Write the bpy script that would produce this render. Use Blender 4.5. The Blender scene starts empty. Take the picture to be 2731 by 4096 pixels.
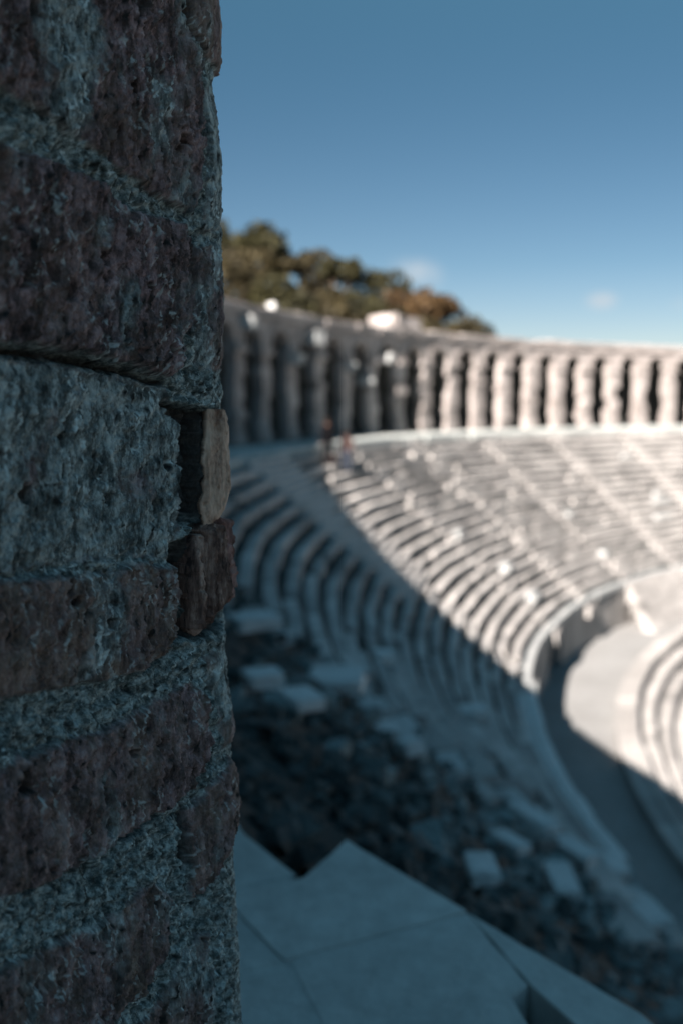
import bpy, bmesh, math, random
import numpy as np
from mathutils import Vector

scn = bpy.context.scene
COL = scn.collection
RNG = np.random.default_rng(7)
random.seed(11)
R_ = math.radians

# ------------------------------------------------------------------ helpers
def tag(o, label=None, cat=None, group=None, kind=None):
    if label: o['label'] = label
    if cat: o['category'] = cat
    if group: o['group'] = group
    if kind: o['kind'] = kind
    return o

def mesh_np(name, V, Fq, mats, parent=None, tone=None, smooth=False, attrs=None):
    """V (n,3) array, Fq list of index arrays (quads array or mixed list) -> linked mesh object"""
    me = bpy.data.meshes.new(name)
    V = np.asarray(V, np.float32)
    if isinstance(Fq, np.ndarray):
        k = Fq.shape[1]; nf = len(Fq)
        me.vertices.add(len(V)); me.vertices.foreach_set('co', V.ravel())
        me.loops.add(nf*k); me.loops.foreach_set('vertex_index', Fq.astype(np.int32).ravel())
        me.polygons.add(nf)
        me.polygons.foreach_set('loop_start', (np.arange(nf)*k).astype(np.int32))
        me.polygons.foreach_set('loop_total', np.full(nf, k, np.int32))
        me.update(calc_edges=True)
    else:
        me.from_pydata([tuple(v) for v in V], [], [tuple(int(i) for i in f) for f in Fq])
        me.update()
    a = dict(attrs or {})
    if tone is not None: a['tone'] = tone
    for k, v in a.items():
        at = me.attributes.new(k, 'FLOAT', 'POINT'); at.data.foreach_set('value', np.asarray(v, np.float32))
    for m in (mats if isinstance(mats, (list, tuple)) else [mats]): me.materials.append(m)
    if smooth: me.polygons.foreach_set('use_smooth', np.ones(len(me.polygons), bool))
    me.validate()
    o = bpy.data.objects.new(name, me); COL.objects.link(o)
    if parent: o.parent = parent
    return o

def empty(name, loc=(0, 0, 0), rz=0):
    o = bpy.data.objects.new(name, None); COL.objects.link(o)
    o.location = loc; o.rotation_euler = (0, 0, rz); return o

def u32(a): return a.astype(np.uint32)
def hsh(ix, iy, seed):
    with np.errstate(over='ignore'):
        h = u32(ix)*np.uint32(374761393) + u32(iy)*np.uint32(668265263) + np.uint32((seed*2246822519) & 0xffffffff)
        h = (h ^ (h >> np.uint32(13)))*np.uint32(1274126177)
        h = h ^ (h >> np.uint32(16)); h = h*np.uint32(2654435761); h = h ^ (h >> np.uint32(15))
    return h.astype(np.float64)/4294967296.0
def perlin(x, y, seed=0):
    x = np.asarray(x, float)+1000; y = np.asarray(y, float)+1000
    ix = np.floor(x).astype(np.int64); iy = np.floor(y).astype(np.int64); fx = x-ix; fy = y-iy
    ux = fx*fx*fx*(fx*(fx*6-15)+10); uy = fy*fy*fy*(fy*(fy*6-15)+10)
    def g(a, b):
        t = hsh(ix+a, iy+b, seed)*6.2831853; return np.cos(t)*(fx-a)+np.sin(t)*(fy-b)
    n0 = g(0, 0)*(1-ux)+g(1, 0)*ux; n1 = g(0, 1)*(1-ux)+g(1, 1)*ux
    return (n0*(1-uy)+n1*uy)*1.5
def fbm(x, y, seed=0, o=4, gain=.5):
    s = 0; a = 1; f = 1; t = 0
    for k in range(o):
        s = s+a*perlin(x*f, y*f, seed+k*17); t += a; a *= gain; f *= 2.03
    return s/t
def pits(x, y, seed, p=.5, rmin=.15, rmax=.45):
    """0..1 depth of scattered round holes, one candidate a cell"""
    x = np.asarray(x)+500; y = np.asarray(y)+500
    ix = np.floor(x).astype(np.int64); iy = np.floor(y).astype(np.int64); best = np.zeros(x.shape)
    for dx in (-1, 0, 1):
        for dy in (-1, 0, 1):
            cx = ix+dx; cy = iy+dy
            px = cx+.15+.7*hsh(cx, cy, seed); py = cy+.15+.7*hsh(cx, cy, seed+1)
            r = rmin+(rmax-rmin)*hsh(cx, cy, seed+2)**2; on = hsh(cx, cy, seed+3) < p
            d = np.sqrt((x-px)**2+(y-py)**2)/r
            best = np.maximum(best, np.where(on, np.clip(1.25*(1-d), 0, 1), 0))
    return best
def sstep(a, b, x):
    t = np.clip((x-a)/(b-a), 0, 1); return t*t*(3-2*t)
def poly_sd(x, y, P):
    """signed distance, positive inside"""
    P = np.asarray(P, float); d = np.full(x.shape, 1e9); ins = np.zeros(x.shape, bool); n = len(P)
    for i in range(n):
        a = P[i]; b = P[(i+1) % n]; e = b-a
        t = np.clip(((x-a[0])*e[0]+(y-a[1])*e[1])/max(e@e, 1e-12), 0, 1)
        d = np.minimum(d, (x-a[0]-t*e[0])**2+(y-a[1]-t*e[1])**2)
        c = ((a[1] > y) != (b[1] > y)) & (x < (b[0]-a[0])*(y-a[1])/(b[1]-a[1]+1e-15)+a[0]); ins ^= c
    d = np.sqrt(d); return np.where(ins, d, -d)

# ------------------------------------------------------------------ materials
class NT:
    def __init__(s, name):
        s.m = bpy.data.materials.new(name); s.m.use_nodes = True; s.t = s.m.node_tree
        s.b = s.t.nodes['Principled BSDF']; s.b.inputs['Specular IOR Level'].default_value = .25
    def n(s, typ, **kw):
        nd = s.t.nodes.new(typ)
        for k, v in kw.items(): setattr(nd, k, v)
        return nd
    def l(s, a, b): s.t.links.new(a, b)
    def noise(s, scale, detail=4, rough=.6, vec=None):
        nd = s.n('ShaderNodeTexNoise'); nd.inputs['Scale'].default_value = scale
        nd.inputs['Detail'].default_value = detail; nd.inputs['Roughness'].default_value = rough
        s.l(vec or s.coord(), nd.inputs['Vector']); return nd.outputs['Fac']
    def coord(s):
        if not hasattr(s, 'tc'): s.tc = s.n('ShaderNodeTexCoord').outputs['Object']
        return s.tc
    def ramp(s, fac, stops):
        nd = s.n('ShaderNodeValToRGB'); cr = nd.color_ramp
        while len(cr.elements) < len(stops): cr.elements.new(.5)
        for e, (p, c) in zip(cr.elements, stops): e.position = p; e.color = (*c, 1)
        s.l(fac, nd.inputs['Fac']); return nd.outputs['Color']
    def attr(s, name):
        nd = s.n('ShaderNodeAttribute'); nd.attribute_name = name; return nd.outputs['Fac']
    def mix(s, fac, a, b, mode='MIX'):
        nd = s.n('ShaderNodeMix', data_type='RGBA', blend_type=mode)
        for v, i in ((fac, 0), (a, 6), (b, 7)):
            if isinstance(v, bpy.types.NodeSocket): s.l(v, nd.inputs[i])
            elif i == 0: nd.inputs[0].default_value = v
            else: nd.inputs[i].default_value = (*v, 1)
        return nd.outputs[2]
    def math(s, op, a, b=None, clamp=False):
        nd = s.n('ShaderNodeMath', operation=op, use_clamp=clamp)
        for i, v in enumerate((a, b)):
            if v is None: continue
            if isinstance(v, bpy.types.NodeSocket): s.l(v, nd.inputs[i])
            else: nd.inputs[i].default_value = v
        return nd.outputs[0]
    def bump(s, h, strength, dist):
        nd = s.n('ShaderNodeBump'); nd.inputs['Strength'].default_value = strength
        nd.inputs['Distance'].default_value = dist; s.l(h, nd.inputs['Height']); s.l(nd.outputs[0], s.b.inputs['Normal'])
    def out(s, col, rough=.9):
        if isinstance(col, bpy.types.NodeSocket): s.l(col, s.b.inputs['Base Color'])
        else: s.b.inputs['Base Color'].default_value = (*col, 1)
        s.b.inputs['Roughness'].default_value = rough; return s.m

def stone_mat(name, dark, light, patch, scale=.9, bump=.5, dist=.05):
    """weathered limestone: tone per block, stains and lichen of their own shape"""
    t = NT(name); tn = t.attr('tone')
    c = t.mix(tn, dark, light)
    c = t.mix(t.math('MULTIPLY', t.ramp(t.noise(scale, 6, .65), [(.45, (0, 0, 0)), (.68, (1, 1, 1))]), .6), c, patch)
    c = t.mix(t.math('MULTIPLY', tn, -1.0, True), c, (.045, .050, .046))  # tone below zero darkens: seat-channel dirt, painted shade in gallery and gate
    c = t.mix(.55, c, t.ramp(t.noise(scale*9, 5, .7), [(.25, (.45, .45, .45)), (.75, (1, 1, 1))]), 'MULTIPLY')
    t.bump(t.noise(scale*14, 6, .7), bump, dist); return t.out(c, .92)

M_SEAT = stone_mat('seat_limestone', (.19, .187, .18), (.62, .60, .575), (.33, .322, .31))
M_WALL = stone_mat('arcade_limestone', (.25, .228, .215), (.49, .455, .435), (.22, .195, .18), .7)
M_SLAB = stone_mat('paving_slab', (.38, .41, .40), (.68, .73, .70), (.36, .385, .375), 1.1, .5, .03)
M_BLOCK = stone_mat('fallen_block', (.34, .36, .36), (.76, .78, .77), (.55, .57, .56), 1.5)
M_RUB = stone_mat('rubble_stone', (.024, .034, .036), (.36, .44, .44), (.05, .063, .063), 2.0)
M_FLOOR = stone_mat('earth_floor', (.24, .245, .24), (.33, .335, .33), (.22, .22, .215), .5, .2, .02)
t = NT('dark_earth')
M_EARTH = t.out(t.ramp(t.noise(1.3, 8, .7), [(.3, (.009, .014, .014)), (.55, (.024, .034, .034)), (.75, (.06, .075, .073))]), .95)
t = NT('opening_shade'); M_OPENING_SHADE = t.out((.02, .02, .02), 1)
t = NT('scrub_ground')
M_SCRUB = t.out(t.ramp(t.noise(.12, 8, .7), [(.3, (.022, .018, .008)), (.55, (.05, .039, .02)), (.75, (.10, .076, .045))]), .95)
def leaf_mat(name, a, b):
    t = NT(name); c = t.mix(t.attr('tone'), a, b); return t.out(c, .7)
M_LEAF = [leaf_mat('olive_leaves', (.006, .0068, .0025), (.042, .040, .014)),
          leaf_mat('brown_leaves', (.010, .009, .004), (.056, .046, .020)),
          leaf_mat('rusty_leaves', (.022, .0135, .006), (.10, .062, .027))]
t = NT('bark'); M_BARK = t.out(t.ramp(t.noise(6), [(.3, (.05, .04, .03)), (.7, (.14, .11, .08))]), .95)
def plain(name, c, r=.8):
    t = NT(name); t.b.inputs['Specular IOR Level'].default_value = .03; return t.out(t.mix(.3, c, t.ramp(t.noise(30), [(.3, (.5, .5, .5)), (.7, (1, 1, 1))]), 'MULTIPLY'), r)

# pier material: the mesh carries which stone a spot belongs to
t = NT('pier_masonry')
st = t.attr('stone'); hue = t.attr('hue'); gy = t.attr('crust')
v = t.n('ShaderNodeMapping'); v.inputs['Scale'].default_value = (1, 1, .38); t.l(t.coord(), v.inputs['Vector'])
sv = v.outputs[0]
mort = t.ramp(t.noise(70, 8, .78), [(.36, (.03, .04, .04)), (.47, (.12, .155, .15)), (.57, (.36, .43, .415)), (.70, (.64, .72, .69))])
red = t.ramp(t.noise(42, 8, .78, sv), [(.38, (.022, .018, .018)), (.47, (.12, .088, .088)), (.57, (.35, .245, .25)), (.70, (.64, .54, .54))])
ochre = t.ramp(t.noise(34, 8, .76, sv), [(.36, (.035, .025, .02)), (.48, (.22, .155, .12)), (.68, (.52, .42, .34))])
c = t.mix(hue, red, ochre)
c = t.mix(gy, c, t.ramp(t.noise(58, 8, .78, sv), [(.36, (.035, .043, .042)), (.47, (.15, .18, .175)), (.57, (.43, .495, .48)), (.70, (.68, .75, .72))]))
c = t.mix(st, mort, c)
fl = t.attr('fleck')
c = t.mix(t.math('MULTIPLY', fl, 1.45, True), c, (.76, .88, .87))
c = t.mix(t.math('MULTIPLY', fl, -1.0, True), c, (.020, .022, .022))
c = t.mix(t.attr('pit'), c, (.035, .03, .028))  # dark pits, holes and recesses: dirt with shade painted in
t.bump(t.noise(150, 8, .75, sv), .6, .005)
M_PIER = t.out(c, .88)
t = NT('clay_fragment')
M_CLAY = t.out(t.ramp(t.noise(35, 6, .7, (lambda m: (t.l(t.coord(), m.inputs['Vector']), setattr(m.inputs['Scale'], 'default_value', (1, 1, .55)), m.outputs[0])[2])(t.n('ShaderNodeMapping'))),
       [(.34, (.18, .10, .07)), (.48, (.52, .36, .27)), (.68, (.72, .55, .43))]), .85)
t = NT('burnt_fragment')
M_BURNT = t.out(t.ramp(t.noise(45, 6, .75, (lambda m: (t.l(t.coord(), m.inputs['Vector']), setattr(m.inputs['Scale'], 'default_value', (1, 1, .2)), m.outputs[0])[2])(t.n('ShaderNodeMapping'))),
       [(.36, (.022, .015, .014)), (.5, (.17, .105, .085)), (.66, (.46, .34, .28))]), .85)

t = NT('reddish_fragment')
M_RUST = t.out(t.ramp(t.noise(45, 6, .75, (lambda m: (t.l(t.coord(), m.inputs['Vector']), setattr(m.inputs['Scale'], 'default_value', (1, 1, .2)), m.outputs[0])[2])(t.n('ShaderNodeMapping'))),
       [(.34, (.05, .028, .025)), (.5, (.24, .13, .11)), (.68, (.44, .30, .27))]), .85)

# ------------------------------------------------------------------ theatre plan (metres, z = 0 on the gallery floor)
EYE = 1.75
OX, OY = 46.9, 22.8
RG = 53.35                    # front of the arcade
R0, R1 = 50.5, 41.7           # upper seats
NR = 20; DR = (R0-R1)/NR; DZ = .3575
R2 = 38.8; ZD = -9.35         # walkway between the two banks of seats
def P(r, deg, z):
    a = np.radians(deg); r = np.asarray(r, float)
    return np.stack(np.broadcast_arrays(OX+r*np.cos(a), OY+r*np.sin(a), z), -1)
def profile_blocks(blocks):
    """each block: (profile [(r,z)..] closed, deg0, deg1, tone, nseg) -> V, F, tone"""
    V = []; F = []; T = []; n0 = 0
    for prof, a0, a1, tn, ns in blocks:
        prof = np.asarray(prof, float); k = len(prof)
        for j in range(ns+1):
            V.append(P(prof[:, 0], a0+(a1-a0)*j/ns, prof[:, 1])); T += (list(tn) if hasattr(tn, '__len__') else [tn]*k)
        for j in range(ns):
            for i in range(k):
                F.append((n0+j*k+i, n0+j*k+(i+1) % k, n0+(j+1)*k+(i+1) % k, n0+(j+1)*k+i))
        F.append(tuple(n0+i for i in reversed(range(k)))); F.append(tuple(n0+ns*k+i for i in range(k)))
        n0 += k*(ns+1)
    return np.concatenate(V), F, T
def fixn(o):
    bm = bmesh.new(); bm.from_mesh(o.data); bmesh.ops.recalc_face_normals(bm, faces=bm.faces); bm.to_mesh(o.data); bm.free(); return o

A0, A1 = 84.0, 226.0
# stairways of the upper bank: centre angle, half width in metres
STAIRS = [(85, .42), (93, .42), (101, .42), (109, .42), (117, .42), (125, .42), (133, .5), (141, .42), (149, .42), (157.2, .42)]
WIDE = (168.4, 2.2)

def seat_prof(rf, rb, zt, zb):
    return [(rf, zt-.015), (rf+.015, zt), (rf+.265, zt), (rf+.28, zt-.05), (rb, zt-.05), (rb, zb), (rf+.10, zb), (rf+.10, zt-.25), (rf, zt-.22)]

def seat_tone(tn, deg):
    d = max(0, min(1, random.gauss(.75, .25))) if deg > 163 else max(0, min(.8, random.gauss(.22, .15)))  # foot-channel dirt, its colour deepened across the shaded sector
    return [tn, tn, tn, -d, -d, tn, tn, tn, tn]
AR = 187.0    # from here on the rows are ruined
def keep_chance(i, deg):
    """how much of row i still stands at this bearing: the end near the arcade's last pier is ruined"""
    if deg < AR and i < 19: return 1.0
    if deg < 190 and i < 19: return .75 if i > 6 else .6
    if i < 12: return .0 if deg > 192 else .3
    if i < 14: return .3
    if i == 19: return 1.0 if deg < 185 else .35
    return .42

bank = empty('seating_bank', (0, 0, 0)); ruined = []
tag(bank, 'upper bank of curved limestone seat rows below the arcade, half in shade', 'seating')
for i in range(NR):
    rf = R0-DR*(i+1); rb = R0-DR*i+.12; zt = -DZ*(i+1)
    bl = []; a = A0
    while a < A1:
        w = np.degrees((.75+1.1*random.random())/rf)
        b = min(a+w, A1); m = (a+b)/2
        if random.random() < keep_chance(i, m) and m < (185 if i == 19 else AR):
            dz = random.gauss(0, .018); dr = random.gauss(0, .022)
            if random.random() < .05: dr += .12; dz -= .06
            if i == 19 and m > 168: dr -= .2
            tn = min(1, max(0, random.gauss(.68, .14)+.7*float(fbm(np.array([m*.33]), np.array([i*.35]), 77, 3)[0])+(.25 if i == 19 else 0)))
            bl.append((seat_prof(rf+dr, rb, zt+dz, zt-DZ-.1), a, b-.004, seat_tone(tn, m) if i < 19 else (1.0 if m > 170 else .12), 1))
        elif m >= (185 if i == 19 else AR) and random.random() < keep_chance(i, m): ruined.append((i, rf, a, b))
        a = b
    V, F, T = profile_blocks(bl)
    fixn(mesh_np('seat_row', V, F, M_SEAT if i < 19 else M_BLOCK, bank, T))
def stairway(name, deg, hw, parent, tone, n=NR):
    bl = []
    for i in range(-1, n):
        rf = R0-DR*(i+1); zt = -DZ*(i+1); h = np.degrees(hw/rf)
        for k in (0, 1) if name == 'broad_stair' else (1,):
            z2 = zt-DZ*.5*k
            z2 -= random.choice((0, 0, .04, .13)) if name == 'stairway' else 0
            if i == -1 and k == 0: continue
            x0 = rf+.02-DR*.5*k
            bl.append(([(x0, z2+.012), (x0+DR*.62, z2+.012), (x0+DR*.62, z2-.5), (x0, z2-.5)], deg-h, deg+h, min(1, tone-abs(random.gauss(0, .25 if name == 'stairway' else .06))), 1))
    V, F, T = profile_blocks(bl)
    return fixn(mesh_np(name, V, F, M_SEAT, parent, T))
for deg, hw in STAIRS: stairway('stairway', deg, hw, bank, .5)
stairway('broad_stair', WIDE[0], WIDE[1], bank, 1.0, 11); stairway('stairway', 167.5, .42, bank, .6)
# what is left of the rows at the ruined end: every block lies for itself
while len(ruined) > 120: ruined.pop(random.randrange(len(ruined)))
for i, rf, a, b in ruined:
    m = (a+b)/2; zt = -DZ*(i+1)+random.gauss(0, .05); w_ = np.radians(b-a)*rf*random.uniform(.6, .95)
    h = np.degrees(w_/2/rf); r0_ = rf+random.gauss(0, .06); tn = min(1, max(0, random.gauss(.5, .25)))
    d = DR+random.uniform(-.02, .14); V = []
    for sx in (-w_/2, w_/2):
        for px, pz in ((0, -.015), (.02, 0), (d, 0), (d, -.42), (.14, -.42), (.14, -.17), (0, -.13)): V.append((px, sx, pz+random.gauss(0, .006)))
    F = [(k, (k+1) % 7, 7+(k+1) % 7, 7+k) for k in range(7)]+[tuple(range(6, -1, -1)), tuple(range(7, 14))]
    o = fixn(mesh_np('seat_block', np.array(V), F, random.choice((M_SEAT, M_SEAT, M_BLOCK)), None, [tn]*14)); o.location = P(r0_, m, zt).tolist(); o.rotation_euler = (random.gauss(0, .05), random.gauss(0, .05), R_(m)+random.gauss(0, .06))
    tag(o, 'single seat block left in place on the ruined shaded end of the rows', 'seat block', 'seat blocks left on the ruined end')
# podium under the last row
bl = []; a = A0
while a < A1:
    w = np.degrees((1.0+.8*random.random())/R1); b = min(a+w, A1)
    if a < 154.4 < b: b = 154.4
    if a < 158.2 < b: b = 158.2
    gate = 154.39 < (a+b)/2 < 158.21
    if not gate:
        bl.append(([(R1+.06+random.gauss(0, .012), -NR*DZ-.1), (R1+1.2, -NR*DZ-.1), (R1+1.2, ZD-.3), (R1+.06, ZD-.3)], a, b-.01, random.gauss(.3, .12), 1))
    a = b
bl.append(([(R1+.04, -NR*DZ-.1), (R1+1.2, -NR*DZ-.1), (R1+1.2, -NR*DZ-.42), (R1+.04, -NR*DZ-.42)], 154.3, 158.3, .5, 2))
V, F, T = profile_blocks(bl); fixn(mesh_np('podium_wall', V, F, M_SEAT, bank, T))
V, F, T = profile_blocks([([(R1+1.15, -NR*DZ-.1), (R1+1.6, -NR*DZ-.1), (R1+1.6, ZD-.3), (R1+1.15, ZD-.3)], 154.0, 158.6, -.9, 2)])  # back of the gate coloured dark for the shade inside it
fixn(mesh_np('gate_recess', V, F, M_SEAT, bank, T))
# where the podium has slumped a sloping face of pale stones runs down to the walkway
bl = []
for q in range(5):
    a = 96.0
    while a < 144.5:
        b = a+np.degrees((.7+.9*random.random())/R1); ra = R1-.02-q*.36; za = -NR*DZ-.06-q*.43+random.gauss(0, .02)
        if b < 142.6+.35*q:
            bl.append(([(ra-.38, za-.45), (ra-.36+random.gauss(0, .02), za-.37), (ra, za), (ra+.3, za), (ra+.3, za-.6)], a, b-.004, min(1, random.gauss(.3, .12)), 1))
        a = b
V, F, T = profile_blocks(bl); fixn(mesh_np('sloping_plinth', V, F, M_SEAT, bank, T))

low = empty('seating_bank', (0, 0, 0))
tag(low, 'lower bank of pale curved seat rows beyond the level walkway, sunlit at its rim', 'seating')
NL = 20; DRL = .6; DZL = .4
for j in range(NL):
    rf = R2-DRL*(j+1); rb = R2-DRL*j+.12; zt = ZD-DZL*j-.0+ (.38 if j == 0 else .0) - (.02 if j else 0)
    if j: zt = ZD+.38-DZL*j
    bl = []; a = 95.0
    while a < A1+6:
        w = np.degrees((.9+1.1*random.random())/rf); b = a+w
        if True:
            bl.append((seat_prof(rf+random.gauss(0, .02), rb, zt+random.gauss(0, .012), zt-DZL-.15), a, b-.012, min(1, max(0, random.gauss(.45, .18))), 1))
        a = b
    V, F, T = profile_blocks(bl); fixn(mesh_np('seat_row', V, F, M_SEAT, low, T))

# ------------------------------------------------------------------ ground of the cavea, walkways, orchestra
def ring_grid(rs, zs, a0, a1, da, fn=None):
    ang = np.arange(a0, a1+1e-6, da); rs = np.asarray(rs, float); zs = np.asarray(zs, float)
    RR, AA = np.meshgrid(rs, ang); ZZ = np.broadcast_to(zs, RR.shape).copy()
    if fn: ZZ = ZZ+fn(RR, AA)
    V = P(RR, AA, ZZ).reshape(-1, 3); m, k = len(ang), len(rs); idx = np.arange(m*k).reshape(m, k)
    F = np.stack([idx[:-1, :-1], idx[1:, :-1], idx[1:, 1:], idx[:-1, 1:]], -1).reshape(-1, 4)
    return V, F
def slope_bump(r, a):
    x = a*np.pi/180*46; w = sstep(185, 192, a)*sstep(50.6, 49.6, r)
    rise = w*(.16*fbm(r*.9, x*.9, 3, 5)+.10*fbm(r*3, x*3, 8, 3))
    return rise+w*.12*sstep(44, 47, r)
rs = np.linspace(R1+.3, R0+.4, 60)
V, F = ring_grid(rs, -.42-(R0-rs)*DZ/DR*.995+.0*rs, A0, A1, .2, slope_bump)
V2 = V
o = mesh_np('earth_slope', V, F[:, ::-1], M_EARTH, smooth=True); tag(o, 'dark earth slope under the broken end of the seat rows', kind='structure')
V, F = ring_grid(np.linspace(R2-.5, R1+1.3, 14), np.full(14, ZD), 80, 236, .5)
o = mesh_np('diazoma_floor', V, F[:, ::-1], M_FLOOR, tone=np.clip(.5+.4*fbm(V[:, 0]*.4, V[:, 1]*.4, 4), 0, 1)); tag(o, 'level pale walkway between the two banks of seats', kind='structure')
V, F = ring_grid(np.array([.01, 9, 18, R2-NL*DRL+.5]), np.full(4, ZD-NL*DZL+.1), 0, 360, 3)
o = mesh_np('orchestra_floor', V, F[:, ::-1], M_FLOOR, tone=np.full(len(V), .5)); tag(o, 'flat earth floor of the orchestra far below', kind='structure')
# gallery walkway: paving slabs of uneven size, some pushed out over the edge
bl = []
for ring, (ra, rb) in enumerate(((R0, 51.75), (51.78, 53.0), (53.03, 57.0))):
    a = A0
    while a < A1:
        w = np.degrees((.8+.9*random.random())/R0); b = min(a+w, A1)
        if ring == 0 and 199.4 < (a+b)/2 < 205.6: a = b; continue
        near = a > 196 and a < 214
        r_in = ra+(random.uniform(-.12, .16) if (ring == 0) else 0)*(1 if near else .5)
        z = random.gauss(0, .012 if near else .006)
        bl.append(([(r_in+.02, z-.03), (r_in+.05, z), (rb, z), (rb, z-.34), (r_in+.02, z-.34)], a, b-.015, -.85 if ring == 2 else min(1, max(0, random.gauss(.5, .2))), 1))  # innermost ring coloured dark as shade under the arcade roof
        a = b
V, F, T = profile_blocks(bl)
o = fixn(mesh_np('walkway', V, F, M_SLAB, tone=T)); tag(o, 'worn paving slabs of the gallery walkway', kind='structure')
V, F = ring_grid(np.array([51.15, 57.5]), np.array([-.12, -.12]), A0, A1, .5)
o = mesh_np('earth_bed', V, F[:, ::-1], M_EARTH); tag(o, kind='structure')

NEAR = [([(-.17, 3.52), (-.39, 3.86), (-1.15, 5.78), (-1.85, 5.53), (-.98, 3.13)], .6, 0),
        ([(.02, 3.81), (.43, 3.25), (-.18, 2.952), (-.43, 3.36), (-.14, 3.49)], .85, .004),
        ([(-.19, 2.947), (-.44, 3.355), (-.96, 3.10), (-.74, 2.68)], .62, 0),
        ([(.436, 3.244), (.86, 2.68), (1.5, 1.15), (1.3, 1.05), (.66, 2.62), (.567, 2.82)], .65, 0),
        ([(.4305, 3.2435), (.562, 2.818), (.50, 2.76), (.55, 2.50), (.645, 2.60), (.80, 2.22), (.14, 2.05), (-.16, 2.955)], .7, 0),
        ([(.805, 2.21), (1.285, 1.04), (.19, .52), (-.20, 1.55), (.135, 2.04)], .5, 0),
        ([(.128, 2.046), (-.21, 1.56), (-.739, 2.677), (-.1655, 2.953)], .45, -.003)]
nv = []; nf = []; ntn = []
def worn(pl, seed):
    out = []
    for q in range(len(pl)):
        a_ = np.array(pl[q]); b_ = np.array(pl[(q+1) % len(pl)]); L_ = np.linalg.norm(b_-a_); n_ = max(1, int(L_/.06)); nn = np.array([-(b_-a_)[1], (b_-a_)[0]])/L_
        for k in range(n_):
            f_ = k/n_; p_ = a_+(b_-a_)*f_; w_ = .010*float(fbm(np.array([p_[0]*9+seed]), np.array([p_[1]*9]), 55, 3)[0])*(1 if 0 < f_ else .5)
            out.append(tuple(p_+nn*(w_*.7-.002)))
    return out
for k, (pl, tn_, zt) in enumerate(NEAR):
    pl = worn(pl, k*3.1); n0 = len(nv); m = len(pl); cx, cy = np.mean(pl, 0)
    for q, z in ((1.0, zt-.36), (1.0, zt-.006), (.998, zt)): nv += [(cx+(x-cx)*q, cy+(y-cy)*q, z) for x, y in pl]
    for l in (0, 1): nf += [(n0+l*m+i, n0+l*m+(i+1) % m, n0+(l+1)*m+(i+1) % m, n0+(l+1)*m+i) for i in range(m)]
    nf += [tuple(n0+i for i in reversed(range(m))), tuple(n0+2*m+i for i in range(m))]; ntn += [tn_]*(3*m)
o2 = fixn(mesh_np('walkway_edge', np.array(nv), nf, M_SLAB, tone=ntn)); tag(o2, 'large pale paving slabs at the broken edge of the walkway', kind='structure')

JF = [(.42, 3.2), (.55, 2.81), (.495, 2.755), (.545, 2.495), (.64, 2.59), (1.28, 1.04), (.19, .54), (-.735, 2.66), (-1.84, 5.5), (-1.17, 5.72), (-.40, 3.80), (-.19, 3.5), (-.13, 3.46), (.01, 3.76)]
o3 = mesh_np('joint_fill', np.array([(x, y, -.0025) for x, y in JF]), [tuple(reversed(range(len(JF))))], M_SLAB, tone=[.6]*len(JF)); fixn(o3); tag(o3, 'dusty fill in the joints of the walkway slabs', kind='structure')

# ground outside the theatre, with the wooded hill
def ground_z(x, y):
    r = np.hypot(x-OX, y-OY)
    h = 15.2*np.exp(-(((x+34)/27)**2+((y-120)/24)**2)/2)+9*np.exp(-(((x+70)/30)**2+((y-80)/40)**2)/2)
    h = h+sstep(60, 74, r)*1.2*fbm(x*.03, y*.03, 21, 4)
    th = np.degrees(np.arctan2(y-OY, x-OX))
    fall = sstep(60, 260, r)*-14*sstep(.2, .0, h/20)
    base = np.where((th > 60) | (th < -110), 1.6, -17.0*sstep(56, 64, r)-0)
    return np.where(r < 58, 1.6, base+h*sstep(58, 68, r)+fall)
rs = np.concatenate([[57.9, 59, 61, 64], np.linspace(67, 160, 60), [180, 220, 300, 450, 800, 1600, 3200]])
ang = np.arange(0, 360.01, 1.0); RR, AA = np.meshgrid(rs, ang); V = P(RR, AA, 0.0)
V[..., 2] = ground_z(V[..., 0], V[..., 1]); k = len(rs); idx = np.arange(len(ang)*k).reshape(len(ang), k)
F = np.stack([idx[:-1, :-1], idx[1:, :-1], idx[1:, 1:], idx[:-1, 1:]], -1).reshape(-1, 4)
o = mesh_np('ground', V.reshape(-1, 3), F[:, ::-1], M_SCRUB, smooth=True); tag(o, 'dry scrub ground and hillside behind the arcade', kind='structure')

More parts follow.
